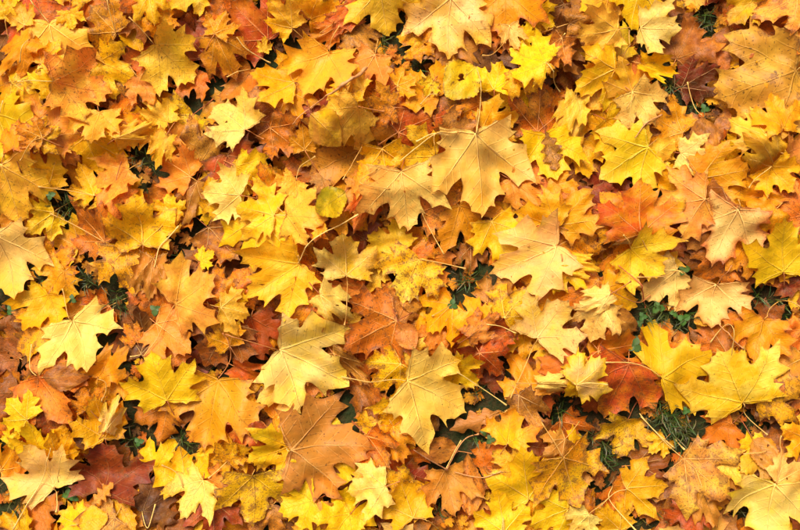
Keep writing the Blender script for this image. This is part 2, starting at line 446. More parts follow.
C4 m T O 5 690 300 640 330 1 . | - |
C4 m R D 5 560 20 600 100 .9 . | - |
D4 m Y G 6 115 120 85 268 1.15 . | yellow maple leaf with a rusty patch by dark grass |
D4 m Y G 7 105 375 255 350 1.2 . | golden maple leaf blotched brown with stalk over grass | 50 400 0 435
D4 m Y P 6 252 192 186 244 1 . | tiny yellow leaf at the rim of dark grass |
D4 m T P 7 320 260 470 405 1.1 . | parchment tan maple leaf with very long stalk | 250 200 165 105
D4 m T O 6 400 378 462 525 .8 c | - |
D4 m R D 5 340 445 338 550 1.1 . | - |
D4 m O R 6 505 130 388 200 1 c | curled rust and yellow leaf with a dark heart |
D4 r T G 7 568 180 645 285 .85 v | tan round leaf with a dark slit |
D4 m L T 6 605 200 495 265 1.05 . | - | 520 230
D4 m P L 8 630 340 600 565 1.25 u | great cream maple leaf with a bright upright stalk | 645 260 672 165
D4 m P O 7 640 330 760 270 1.1 . | - |
D4 m G Y 7 785 185 668 130 1.1 d | golden leaf with a humped back above the cream one |
D4 m P Y 7 215 565 236 468 1.2 . | - |
D4 m O G 5 65 375 155 475 1.1 . | - | 40 420 130 525
D4 m Y G 5 75 530 -5 445 1 . | - |
D4 m B D 5 168 282 268 260 .8 c | - |
D4 m O G 5 235 -10 180 50 1 . | - |
D4 m N B 5 610 100 700 75 1 c | - |
D4 m B O 4 530 140 590 80 1 . | - |
D4 m D B 4 480 360 520 460 1 . | - |
D4 m B T 4 290 380 250 480 1 . | - |
D4 m D B 4 720 420 757 500 1 . | - |
D4 m B T 4 480 290 510 340 .9 . | - |
D4 m O B 4 760 20 700 70 1 . | - |
'''
# bare patches between the leaves where grass and clover show: tile x y radius
GAPS = '''
C1 40 235 45|C1 80 40 35|B1 690 140 60|B1 740 240 40|B1 190 200 45|B1 245 25 35|B1 285 150 30|B1 20 250 25
D1 330 25 60|D1 420 50 45|D1 270 260 55|D1 340 370 75|D1 420 400 45|D1 250 330 40|D1 160 170 25|A2 230 265 55
A2 520 130 60|A2 555 210 45|A2 325 465 42|A2 660 450 65|A2 120 480 45|B2 280 145 38|B2 690 345 22|C2 125 400 45|C2 220 455 45
C2 165 185 16|C2 740 30 18|A3 300 60 45|A3 350 90 40|A3 450 165 55|A3 115 75 22|A3 30 195 42|A3 600 260 40|A3 640 30 40|A3 90 415 40|A3 500 460 38|A3 520 385 28
B3 235 345 32|B3 230 410 42|B3 60 430 26|C3 265 60 45|C3 185 115 25|C3 345 455 40|C3 350 325 18|D3 225 180 70
D3 120 310 60|D3 325 225 48|D3 320 35 35|D3 600 170 50|D3 25 35 38|D3 705 180 32|D3 165 480 15|A4 45 395 62|A4 265 405 55|A4 505 190 55
A4 595 325 40|A4 625 150 45|A4 720 190 38|B4 290 365 34|B4 340 490 40|B4 715 490 48|B4 20 210 20|C4 140 450 80|C4 180 510 50|C4 90 250 55|C4 330 170 50|C4 300 390 40
C4 630 80 70|C4 725 240 50|C4 745 360 45|C4 270 30 30|C4 290 330 30|D4 265 110 90|D4 330 170 70|D4 30 320 70|D4 20 190 40|D4 510 130 42|D4 560 150 30|D4 180 470 50|D4 505 450 35|D4 640 120 40|D4 240 80 40
'''
CLOVERS = '''
A3 265 150 24|A3 35 190 30|A3 595 185 34|C3 200 170 30|D3 225 180 34|D3 165 215 26|D3 120 320 44|D3 320 225 36|D3 320 35 34|D3 285 200 26
A4 520 200 26|A4 250 400 30|A4 275 410 26|C4 340 180 26|C4 320 160 22|D1 400 410 26|D4 330 80 22|A2 205 250 26|D3 155 240 22
'''
# loose stalks with no blade: tile points
STALKS = '''
B1 360 485 400 445 450 410 540 370 600 325 635 280 | dry curled tan stalk thickening to a hook
A4 220 205 180 290 130 390 45 530 | long straight beige stalk lying on the pale yellow leaf
B1 145 150 180 190 260 228 | slim cream stalk lying over dark grass
C2 0 122 60 75 130 30 210 22 | bent cream stalk lying across red and yellow leaves
B2 385 505 430 435 520 375 605 328 | long arched cream stalk above the creamy leaf
C4 175 300 240 205 300 170 | thin brown twig standing in open grass
C4 205 310 290 320 375 293 | thin level tan stalk over the smooth brown oval
C4 50 215 100 250 180 300 | thin dark stalk slanting over open grass
D4 280 125 290 180 320 225 | thin pale stalk leaning in dark grass
D4 160 95 220 165 290 225 | slim buff stalk by the rim of dark grass
D3 440 240 470 290 520 330 | thin tan stalk lying between gold and pale leaves
A2 600 520 610 450 640 410 680 365 | curled pale stalk above the dark hollow
C1 180 525 120 520 60 545 | short bowed cream stalk on orange scraps
D3 60 20 150 100 195 215 | reddish stalk bent over the clover leaves
D1 120 530 160 475 225 440 | curved buff stalk over brown debris
'''
# ---------------------------------------------------------------- colours
def lin(r, g, b, k=0.92):
    f = lambda c: (c / 12.92 if c <= 0.04045 else ((c + 0.055) / 1.055) ** 2.4)
    return np.array([f(r / 255) * k, f(g / 255) * k, f(b / 255) * k])
PAL = {'W': lin(255, 213, 104), 'P': lin(255, 196, 54), 'Y': lin(252, 188, 4), 'L': lin(253, 204, 4), 'G': lin(246, 164, 5),
       'O': lin(228, 126, 18), 'S': lin(246, 154, 46), 'R': lin(206, 92, 18), 'D': lin(140, 56, 16),
       'B': lin(160, 96, 26), 'N': lin(90, 54, 22), 'T': lin(212, 142, 46), 'V': lin(164, 148, 14)}
WORDS = {'W': 'pale cream yellow', 'P': 'pale cream yellow', 'Y': 'yellow', 'L': 'lemon yellow', 'G': 'amber', 'O': 'orange', 'S': 'salmon',
         'R': 'red orange', 'D': 'dark red', 'B': 'brown', 'N': 'dark brown', 'T': 'tan', 'V': 'olive green'}
EDGEW = {'P': 'pale', 'Y': 'yellow', 'L': 'lemon', 'G': 'amber', 'O': 'orange', 'S': 'pinkish', 'R': 'reddish',
         'D': 'dark red', 'B': 'brown', 'N': 'dark', 'T': 'tan', 'V': 'green'}
UNIT = 200.0 / 757.0
TX = {'A': 0, 'B': 200, 'C': 400, 'D': 600}; TY = {'1': 0, '2': 130, '3': 260, '4': 390}
def world(tile, x, y):
    px = TX[tile[0]] + x * UNIT; py = TY[tile[1]] + y * UNIT
    return np.array([(px - 400) * PX, (265 - py) * PX])

# ---------------------------------------------------------------- materials
class NB:
    def __init__(s, m): s.t = m.node_tree; s.n = s.t.nodes; s.l = s.t.links
    def _in(s, sock, v):
        if isinstance(v, bpy.types.NodeSocket): s.l.new(v, sock)
        else: sock.default_value = v
    def m(s, op, a, b=0.0, c=0.0, clamp=False):
        n = s.n.new('ShaderNodeMath'); n.operation = op; n.use_clamp = clamp
        for i, v in enumerate((a, b, c)): s._in(n.inputs[i], v)
        return n.outputs[0]
    def noise(s, vec, scale, detail=3, rough=.55):
        n = s.n.new('ShaderNodeTexNoise'); s.l.new(vec, n.inputs['Vector'])
        n.inputs['Scale'].default_value = scale; n.inputs['Detail'].default_value = detail; n.inputs['Roughness'].default_value = rough
        return n.outputs['Fac']
    def ramp(s, v, a, b):
        n = s.n.new('ShaderNodeMapRange'); n.interpolation_type = 'SMOOTHSTEP'
        s._in(n.inputs['Value'], v); s._in(n.inputs['From Min'], a); s._in(n.inputs['From Max'], b)
        return n.outputs[0]
    def mix(s, f, a, b, mode='MIX'):
        n = s.n.new('ShaderNodeMix'); n.data_type = 'RGBA'; n.blend_type = mode
        s._in(n.inputs[0], f); s._in(n.inputs[6], a); s._in(n.inputs[7], b)
        return n.outputs[2]
    def attr(s, name):
        n = s.n.new('ShaderNodeAttribute'); n.attribute_name = name; return n

def leaf_material(name, pinnate):
    mat = bpy.data.materials.new(name); mat.use_nodes = True
    b = NB(mat); b.n.clear()
    lc = b.attr('lc').outputs['Vector']
    c1 = b.attr('c1').outputs['Color']; c2 = b.attr('c2').outputs['Color']
    pr = b.attr('prm'); sp = b.n.new('ShaderNodeSeparateColor'); b.l.new(pr.outputs['Color'], sp.inputs[0])
    edge, mixf, spots = sp.outputs[0], sp.outputs[1], sp.outputs[2]
    under = pr.outputs['Alpha']
    sx = b.n.new('ShaderNodeSeparateXYZ'); b.l.new(lc, sx.inputs[0])
    # slight wander so that no vein is ruler straight
    wob = b.m('MULTIPLY', b.m('SUBTRACT', b.noise(lc, 3.0, 1), 0.5), 0.05)
    x = b.m('ABSOLUTE', b.m('ADD', sx.outputs[0], wob)); y = b.m('ADD', sx.outputs[1], b.m('MULTIPLY', wob, 0.6))
    if pinnate: lobes = [(0.0, .016)]; sep, slope = 0.105, 0.75
    else: lobes = [(0.0, .013), (math.radians(50), .012), (math.radians(106), .009)]; sep, slope = 0.15, 0.85
    main = None; per = []; al = []
    for th, w0 in lobes:
        s_, c_ = math.sin(th), math.cos(th)
        along = b.m('ADD', b.m('MULTIPLY', x, s_), b.m('MULTIPLY', y, c_))
        perp = b.m('ABSOLUTE', b.m('SUBTRACT', b.m('MULTIPLY', x, c_), b.m('MULTIPLY', y, s_)))
        back = b.m('LESS_THAN', along, 0.0)
        perp = b.m('ADD', perp, b.m('MULTIPLY', back, 3.0))
        width = b.m('MULTIPLY', b.m('SUBTRACT', 1.12, along), w0)
        m = b.m('SUBTRACT', 1.0, b.ramp(perp, b.m('MULTIPLY', width, .45), b.m('MULTIPLY', width, 1.5)))
        main = m if main is None else b.m('MAXIMUM', main, m)
        per.append(perp); al.append(along)
    mn = per[0]
    for p in per[1:]: mn = b.m('MINIMUM', mn, p)
    sec = None
    for p, a in zip(per, al):
        f = b.m('FRACT', b.m('DIVIDE', b.m('SUBTRACT', a, b.m('MULTIPLY', p, slope)), sep))
        d = b.m('ABSOLUTE', b.m('SUBTRACT', f, 0.5))
        ln = b.m('SUBTRACT', 1.0, b.ramp(d, 0.015, 0.085))
        ln = b.m('MULTIPLY', ln, b.m('LESS_THAN', p, b.m('ADD', mn, 1e-4)))
        sec = ln if sec is None else b.m('ADD', sec, ln)
    sec = b.m('MULTIPLY', sec, b.m('SUBTRACT', 1.0, b.ramp(mn, .12, .30)))
    vor = b.n.new('ShaderNodeTexVoronoi'); vor.feature = 'DISTANCE_TO_EDGE'; b.l.new(lc, vor.inputs['Vector']); vor.inputs['Scale'].default_value = 26
    ret = b.m('SUBTRACT', 1.0, b.ramp(vor.outputs['Distance'], 0.0, 0.12))
    # ground colour of the blade: two pigments that run into each other
    n1 = b.noise(lc, 2.6, 2, .6); n2 = b.noise(lc, 9.0, 2, .6)
    fac = b.m('ADD', mixf, b.m('MULTIPLY', b.m('SUBTRACT', n1, .5), 1.7), clamp=True)
    fac = b.m('ADD', fac, b.m('MULTIPLY', b.m('SUBTRACT', n2, .5), .55), clamp=True)
    col = b.mix(fac, c1, c2)
    vv = b.m('ADD', .80, b.m('MULTIPLY', n2, .40)); hv = b.n.new('ShaderNodeHueSaturation'); b.l.new(col, hv.inputs['Color']); b.l.new(vv, hv.inputs['Value'])
    b.l.new(b.m('ADD', .485, b.m('MULTIPLY', b.m('SUBTRACT', n1, .5), .04)), hv.inputs['Hue']); hv.inputs['Hue'].default_value = .5
    b.l.new(b.m('ADD', .5, b.m('MULTIPLY', b.m('SUBTRACT', n1, .5), .035)), hv.inputs['Hue'])
    col = hv.outputs[0]
    # dry browned rim, blotches, pinprick spots
    rim = b.m('MULTIPLY', b.m('SUBTRACT', 1.0, b.ramp(edge, 0.0, b.m('ADD', .15, b.m('MULTIPLY', spots, .8)))), b.ramp(n2, .42, .62))
    col = b.mix(b.m('MULTIPLY', rim, b.m('ADD', .40, b.m('MULTIPLY', spots, .5)), clamp=True), col, (.17, .060, .016, 1))
    bl = b.ramp(b.noise(lc, 5.5, 3, .7), b.m('SUBTRACT', .70, b.m('MULTIPLY', spots, .22)), b.m('SUBTRACT', .80, b.m('MULTIPLY', spots, .18)))
    col = b.mix(b.m('MULTIPLY', bl, .65), col, (.20, .072, .018, 1))
    pin = b.ramp(b.noise(lc, 34.0, 1, .5), b.m('SUBTRACT', .735, b.m('MULTIPLY', spots, .15)), b.m('SUBTRACT', .78, b.m('MULTIPLY', spots, .13)))
    col = b.mix(b.m('MULTIPLY', pin, .65), col, (.045, .018, .008, 1))
    # veins a touch paler than the blade, stronger on undersides
    vcol = b.mix(.22, b.mix(1.0, col, (1.35, 1.35, 1.5, 1), 'MULTIPLY'), (.80, .52, .18, 1))
    va = b.m('ADD', .55, b.m('MULTIPLY', under, .40))
    col = b.mix(b.m('MULTIPLY', main, va), col, vcol)
    col = b.mix(b.m('MULTIPLY', sec, b.m('MULTIPLY', va, .45)), col, vcol)
    col = b.mix(b.m('MULTIPLY', ret, .07), col, (.10, .04, .01, 1))
    # relief
    h = b.m('ADD', b.m('MULTIPLY', main, .9), b.m('MULTIPLY', sec, .26))
    h = b.m('ADD', h, b.m('MULTIPLY', n2, 1.1))
    bump = b.n.new('ShaderNodeBump'); bump.inputs['Strength'].default_value = .8; bump.inputs['Distance'].default_value = .0018
    b.l.new(h, bump.inputs['Height'])
    p = b.n.new('ShaderNodeBsdfPrincipled'); b.l.new(col, p.inputs['Base Color'])
    b.l.new(b.m('ADD', .42, b.m('MULTIPLY', n2, .25)), p.inputs['Roughness']); p.inputs['Specular IOR Level'].default_value = .36
    b.l.new(bump.outputs[0], p.inputs['Normal'])
    tr = b.n.new('ShaderNodeBsdfTranslucent'); b.l.new(b.mix(1.0, col, (1.0, .86, .60, 1), 'MULTIPLY'), tr.inputs[0]); b.l.new(bump.outputs[0], tr.inputs['Normal'])
    mx = b.n.new('ShaderNodeMixShader'); mx.inputs[0].default_value = .30
    b.l.new(p.outputs[0], mx.inputs[1]); b.l.new(tr.outputs[0], mx.inputs[2])
    o = b.n.new('ShaderNodeOutputMaterial'); b.l.new(mx.outputs[0], o.inputs[0])
    return mat
MAT_PALM = leaf_material('maple_blade', False)
MAT_PIN = leaf_material('pinnate_blade', True)

def simple_material(name, attr=None, col=(.5, .4, .2), rough=.6, var=.35, scale=60, trans=0.0):
    mat = bpy.data.materials.new(name); mat.use_nodes = True
    b = NB(mat); p = b.n['Principled BSDF']
    tc = b.n.new('ShaderNodeTexCoord'); nz = b.noise(tc.outputs['Object'], scale, 3)
    base = b.attr(attr).outputs['Color'] if attr else (*col, 1)
    hv = b.n.new('ShaderNodeHueSaturation'); b._in(hv.inputs['Color'], base)
    b.l.new(b.m('ADD', 1 - var / 2, b.m('MULTIPLY', nz, var)), hv.inputs['Value'])
    b.l.new(hv.outputs[0], p.inputs['Base Color']); p.inputs['Roughness'].default_value = rough
    p.inputs['Specular IOR Level'].default_value = .35
    bm_ = b.n.new('ShaderNodeBump'); bm_.inputs['Strength'].default_value = .3; bm_.inputs['Distance'].default_value = .0005
    b.l.new(nz, bm_.inputs['Height']); b.l.new(bm_.outputs[0], p.inputs['Normal'])
    return mat
MAT_STALK = simple_material('leaf_stalk', 'c1', rough=.5, var=.5, scale=120)
MAT_GRASS = simple_material('grass_blade', 'c1', rough=.5, var=.3, scale=40)
MAT_CLOVER = simple_material('clover_leaflet', 'c1', rough=.55, var=.4, scale=90)

# ---------------------------------------------------------------- flat leaf outlines
# one half of a Norway maple blade, junction at the origin, tip at (0, 1); 1 marks a sharp point
HALF = [(.035, -.05, 0), (.13, -.09, 0), (.26, -.095, 0), (.34, -.145, 1), (.42, -.115, 0), (.61, -.175, 1), (.57, -.07, 0), (.55, -.01, 0), (.64, .03, 1),
        (.545, .075, 0), (.505, .115, 0), (.53, .145, 0), (.62, .16, 0), (.83, .20, 1), (.725, .305, 0), (.715, .38, 0), (.765, .455, 0), (.82, .665, 1),
        (.69, .60, 0), (.62, .605, 0), (.545, .685, 1), (.475, .585, 0), (.395, .525, 0), (.325, .485, 0), (.295, .50, 0), (.29, .57, 0),
        (.30, .655, 0), (.365, .80, 1), (.265, .77, 0), (.195, .80, 0), (.175, .885, 1), (.10, .89, 0), (.045, .94, 0)]
def maple_outline(r):
    """An individual outline: every lobe a little longer, shorter, deeper cut or turned."""
    pts = []
    depth = r.uniform(.84, 1.10)
    for side in (1, -1):
        half = []
        lob = [r.uniform(.88, 1.10) for _ in range(3)]; rot = [r.uniform(-.07, .07) for _ in range(3)]
        for x, y, t in HALF:
            a = math.atan2(x, y); rad = math.hypot(x, y)
            g0 = math.exp(-(a / .30) ** 2); g1 = math.exp(-((a - .87) / .32) ** 2); g2 = math.exp(-((a - 1.85) / .40) ** 2)
            rad *= 1 + g0 * 0 + g1 * (lob[1] - 1) + g2 * (lob[2] - 1)
            if abs(a - .52) < .20 or abs(a - 1.30) < .12: rad *= depth ** .6
            a += g1 * rot[1] + g2 * rot[2]
            rad *= 1 + r.gauss(0, .028); a += r.gauss(0, .015)
            half.append((side * rad * math.sin(a), rad * math.cos(a), t))
        pts.append(half)
    tip = (r.uniform(-.03, .03), 1.0, 1)
    return pts[0] + [tip] + pts[1][::-1] + [(0.0, 0.0, 0)]
def soften(pts):
    """Round every corner that is not a tooth point and sag the edges between."""
    o = []
    n = len(pts)
    for i in range(n):
        p, c, q = pts[i - 1], pts[i], pts[(i + 1) % n]
        if c[2]: o.append((c[0], c[1]))
        else:
            o.append((c[0] * .72 + p[0] * .28, c[1] * .72 + p[1] * .28)); o.append((c[0] * .72 + q[0] * .28, c[1] * .72 + q[1] * .28))
    return o
def oval_outline(r, kind):
    N = 22 if kind != 'o' else 30
    R_, L_ = [], []
    lobes = r.uniform(3.6, 4.4); ph = r.uniform(-.4, .4)
    for i in range(1, N):
        t = i / N
        if kind == 'o':
            prof = .30 * math.sin(math.pi * min(1, t ** .75)) ** .8 * (.55 + .75 * t)
            wl = 1 + .42 * math.cos(2 * math.pi * lobes * t + ph)
            wr = 1 + .42 * math.cos(2 * math.pi * lobes * t + ph + .8)
        else:
            prof = .5 * math.sin(math.pi * t ** (.88 if kind == 'e' else .95)) ** (.9 if kind == 'e' else .62)
            q_ = .10 if kind == 'r' else .04
            wl = 1 + .035 * (-1) ** i + q_ * math.sin(9 * t + ph * 8) ; wr = 1 - .035 * (-1) ** i + q_ * math.sin(7 * t + ph * 11 + 2)
        R_.append((prof * wr, t)); L_.append((-prof * wl, t))
    return R_ + [(0, 1.0)] + L_[::-1] + [(0, 0)]
VEIN_ANG = [0, math.radians(50), math.radians(-50), math.radians(106), math.radians(-106)]
def flat_leaf(r, kind, step, holes=()):
    ol = soften(maple_outline(r)) if kind == 'm' else oval_outline(r, kind)
    if step <= .09:                                           # extra points along long edges
        o2 = []
        for i, a in enumerate(ol):
            c = ol[(i + 1) % len(ol)]; o2.append(a)
            if math.dist(a, c) > step * 1.3: o2.append(((a[0] + c[0]) / 2, (a[1] + c[1]) / 2))
        ol = o2
    B = np.array(ol); n = len(B)
    x0, y0 = B.min(0); x1, y1 = B.max(0)
    gx, gy = np.meshgrid(np.arange(x0, x1, step), np.arange(y0, y1, step * .87))
    gx = gx + (np.arange(gx.shape[0]) % 2)[:, None] * step * .5
    P = np.stack([gx.ravel(), gy.ravel()], 1) + nr.normal(0, step * .12, (gx.size, 2))
    ins, dist = inside(B, P)
    P = P[ins & (dist > step * .45)]
    V = [Vector((float(a), float(c))) for a, c in np.vstack([B, P])]
    res = delaunay_2d_cdt(V, [(i, (i + 1) % n) for i in range(n)], [list(range(n))[::-1]], 1, 1e-6)
    ov = np.array([(v.x, v.y) for v in res[0]]); tris = [tuple(f) for f in res[2] if len(f) == 3]
    tris = np.array(tris)
    a, b_, c = ov[tris[:, 0]], ov[tris[:, 1]], ov[tris[:, 2]]
    area = (b_[:, 0] - a[:, 0]) * (c[:, 1] - a[:, 1]) - (b_[:, 1] - a[:, 1]) * (c[:, 0] - a[:, 0])
    cen = (a + b_ + c) / 3
    keep = inside(B, cen)[0] & (np.abs(area) > 1e-9)
    for hx, hy, hr in holes: keep &= (np.hypot(cen[:, 0] - hx, (cen[:, 1] - hy)) > hr)
    tris = np.where((area < 0)[:, None], tris[:, ::-1], tris)[keep]
    ed = inside(B, ov)[1]
    return ov, tris, np.clip(ed / .12, 0, 1)
def inside(B, P):
    a = B; b_ = np.roll(B, -1, 0)
    px, py = P[:, 0][:, None], P[:, 1][:, None]
    c1 = (a[:, 1] > py) != (b_[:, 1] > py)
    with np.errstate(divide='ignore', invalid='ignore'):
        xi = (b_[:, 0] - a[:, 0]) * (py - a[:, 1]) / (b_[:, 1] - a[:, 1]) + a[:, 0]
    ins = (np.sum(c1 & (px < xi), 1) % 2) == 1
    d = b_ - a; L2 = np.maximum((d ** 2).sum(1), 1e-12)
    t = np.clip(((px - a[:, 0]) * d[:, 0] + (py - a[:, 1]) * d[:, 1]) / L2, 0, 1)
    dist = np.sqrt(((px - a[:, 0] - t * d[:, 0]) ** 2 + (py - a[:, 1] - t * d[:, 1]) ** 2).min(1))
    return ins, dist

# ---------------------------------------------------------------- the pile: a height field the leaves settle on
CELL = .0025
GX0, GY0, GX1, GY1 = -1.15, -.95, 1.15, .95
NX, NY = int((GX1 - GX0) / CELL), int((GY1 - GY0) / CELL)
H = np.zeros((NY, NX)); TOP = np.full((NY, NX), -1, int)
def box_blur(a, k):
    for ax in (0, 1):
        pad = [(0, 0), (0, 0)]; pad[ax] = (k + 1, k)
        c = np.cumsum(np.pad(a, pad, 'edge'), axis=ax)
        a = (np.take(c, range(2 * k + 1, c.shape[ax]), ax) - np.take(c, range(0, c.shape[ax] - 2 * k - 1), ax)) / (2 * k + 1)
    return a
def cells(xy):
    return (np.clip(((xy[:, 0] - GX0) / CELL).astype(int), 0, NX - 1), np.clip(((xy[:, 1] - GY0) / CELL).astype(int), 0, NY - 1))
def settle(pts, follow=.9, lift=.0006, pct=50, sig=.016):
    """Lower a shaped leaf (N x 3, z = its own curl) on to the pile: it follows the smoothed pile and never cuts into it."""
    i, j = cells(pts); m = 14
    i0, i1 = max(i.min() - m, 0), min(i.max() + m + 1, NX); j0, j1 = max(j.min() - m, 0), min(j.max() + m + 1, NY)
    Hs = H[j0:j1, i0:i1]
    env = box_blur(box_blur(Hs, 7), 7)
    e = env[j - j0, i - i0]; h = Hs[j - j0, i - i0]
    z = pts[:, 2] + e * follow + (1 - follow) * e.mean()
    z = z + np.percentile(h - z, pct) + lift
    low = np.maximum(h + lift - z, 0)                    # where it would sink in, the blade arches over in one smooth sweep
    if low.max() > 0:
        d2 = ((pts[:, None, 0] - pts[None, :, 0]) ** 2 + (pts[:, None, 1] - pts[None, :, 1]) ** 2)
        g = np.exp(-d2 / (2 * sig * sig)); up = (g * low[None, :]).max(1)
        g2 = np.exp(-d2 / (2 * (sig * .45) ** 2)); up = np.maximum((g2 * up[None, :]).sum(1) / g2.sum(1), low * .9)
        z = z + up
    return np.column_stack([pts[:, :2], z])
def stamp(pts, tris, idx):
    p = pts[tris]; q = np.vstack([pts, p.mean(1), (p[:, 0] * 2 + p[:, 1] + p[:, 2]) / 4, (p[:, 0] + p[:, 1] * 2 + p[:, 2]) / 4, (p[:, 0] + p[:, 1] + p[:, 2] * 2) / 4,
                             (p[:, 0] + p[:, 1]) / 2, (p[:, 1] + p[:, 2]) / 2, (p[:, 0] + p[:, 2]) / 2])
    i, j = cells(q)
    for di, dj in ((0, 0), (1, 0), (0, 1), (-1, 0), (0, -1)):
        ii, jj = np.clip(i + di, 0, NX - 1), np.clip(j + dj, 0, NY - 1)
        if (di, dj) == (0, 0): TOP[jj, ii] = np.where(q[:, 2] >= H[jj, ii] - .002, idx, TOP[jj, ii])
        np.maximum.at(H, (jj, ii), q[:, 2])

def shape_leaf(r, fl, kind, L, ang, J, wid, style):
    """Bend, cup, fold and crinkle a flat blade; returns world xy + own z."""
    ov, tris, ed = fl
    x, y = ov[:, 0].copy(), ov[:, 1].copy()
    rad = np.hypot(x, y - (.25 if kind == 'm' else .5)); th = np.arctan2(x, y - .25)
    # quilting between the main veins
    if kind == 'm':
        dv_ = np.min([np.abs(x * math.cos(a) - y * math.sin(a)) + 3 * ((x * math.sin(a) + y * math.cos(a)) < 0) for a in VEIN_ANG], 0)
    else: dv_ = np.abs(x)
    up = r.random() < .45                                        # underside up: ribs stand proud
    q = r.uniform(.15, .42) * (1 if kind == 'm' else .4); z = (-1 if up else 1) * q * np.minimum(dv_, .16) * r.uniform(.5, 1)
    k = {'h': .03, 'u': r.uniform(.18, .36), 'd': -r.uniform(.16, .34), 'c': r.choice((-1, 1)) * r.uniform(.35, .6)}.get(style, r.choice((-1, 1, 1)) * r.uniform(.06, .28))
    z = z + k * rad ** 2
    # lobes curl each their own way
    for _ in range(3):
        z = z + r.uniform(-.2, .2) * np.cos(r.choice((1, 2, 3, 4)) * th + r.uniform(0, 6.3)) * rad ** 1.7
    tipc = r.uniform(-.6, .7) * (2 if style == 'c' else 1)
    z = z + tipc * np.maximum(0, rad - .42) ** 2
    z = z + (1 - ed) * .022 * np.sin(th * r.uniform(5, 9) + r.uniform(0, 6)) + (1 - ed) * .012 * np.sin(th * r.uniform(12, 19) + r.uniform(0, 6))
    z = z + r.choice((-1, 1, 1)) * r.uniform(0, .06) * (1 - ed) ** 2      # rolled rim
    for _ in range(3):                                           # soft crumpling
        a_ = r.uniform(0, 3.14); z = z + r.uniform(.009, .028) * np.sin((x * math.cos(a_) + y * math.sin(a_)) * r.uniform(6, 18) + r.uniform(0, 6.3))
    if style == 'c':
        z = z + .06 * np.sin(x * r.uniform(7, 11) + r.uniform(0, 6)) * np.cos(y * r.uniform(6, 10))
    # fold along the midrib
    cw = wid
    if style in 'fv' or wid < .65:
        cw = math.sqrt(max(wid, .2)); co = min(1, wid / cw); si = math.sqrt(1 - co * co) * .62
        sg = 1 if style == 'v' else -1
        if style not in 'fv': sg = r.choice((-1, 1))
        b1 = r.uniform(.55, 1.2); b2 = r.uniform(.55, 1.2)
        z = z + sg * si * np.abs(x) * cw * np.where(x > 0, b1, b2); x = x * co
    # sway
    x = x * cw + r.uniform(-.10, .10) * y ** 2 + r.uniform(-.05, .05) * x * y
    xy = np.column_stack([x, y]) * L
    c, s = math.cos(ang), math.sin(ang)
    wx = J[0] + xy[:, 0] * c + xy[:, 1] * s; wy = J[1] - xy[:, 0] * s + xy[:, 1] * c
    z = z * L
    t = r.uniform(0, 6.28); z = z + math.tan(math.radians(r.uniform(0, 6))) * ((wx - J[0]) * math.cos(t) + (wy - J[1]) * math.sin(t))
    return np.column_stack([wx, wy, z]), up

def pigments(r, ov, ed, c1, c2, seed):
    """Two pigments per blade, how they run into each other, and how spotty it is."""
    j = lambda c: np.clip(PAL[c] * np.array([r.uniform(.90, 1.08), r.uniform(.88, 1.08), r.uniform(.75, 1.25)]) * r.uniform(.84, 1.06), 0, .9)
    A, Bc = j(c1), j(c2)
    if c1 == c2: Bc = np.clip(A * np.array([.95, .84, .7]), 0, 1)
    mode = r.choice('erts'); x, y = ov[:, 0], ov[:, 1]
    if mode == 'e': f = 1 - ed * r.uniform(.8, 1.1)
    elif mode == 'r': f = np.hypot(x, y) * .75
    elif mode == 't': f = y * .8
    else: f = .5 + r.choice((-1, 1)) * x * .8
    f = np.clip(f * r.uniform(.4, .9), 0, 1)
    sp = r.choice((.1, .25, .4, .6, .9)) if c1 not in 'PLW' else r.choice((.05, .12, .25, .45))
    if 'V' in (c1, c2): sp = .5
    if c1 in 'RDBNO': sp = max(sp, r.uniform(.3, .9))
    return A, Bc, f, sp

def attrs(me, n, A, Bc, prm, lc):
    for nm, arr in (('c1', A), ('c2', Bc), ('prm', prm)):
        at = me.attributes.new(nm, 'FLOAT_COLOR', 'POINT'); at.data.foreach_set('color', np.ascontiguousarray(arr, np.float32).ravel())
    at = me.attributes.new('lc', 'FLOAT_VECTOR', 'POINT'); at.data.foreach_set('vector', np.ascontiguousarray(lc, np.float32).ravel())
def mesh_from(name, pts, tris):
    me = bpy.data.meshes.new(name)
    me.vertices.add(len(pts)); me.vertices.foreach_set('co', np.ascontiguousarray(pts, np.float32).ravel())
    me.loops.add(len(tris) * 3); me.loops.foreach_set('vertex_index', np.ascontiguousarray(tris, np.int32).ravel())
    me.polygons.add(len(tris)); me.polygons.foreach_set('loop_start', np.arange(0, len(tris) * 3, 3, dtype=np.int32))
    me.polygons.foreach_set('loop_total', np.full(len(tris), 3, np.int32))
    me.update(calc_edges=True); me.polygons.foreach_set('use_smooth', np.ones(len(tris), bool)); me.validate()
    return me
def rgba(c, n): return np.tile(np.append(c, 1.0), (n, 1))

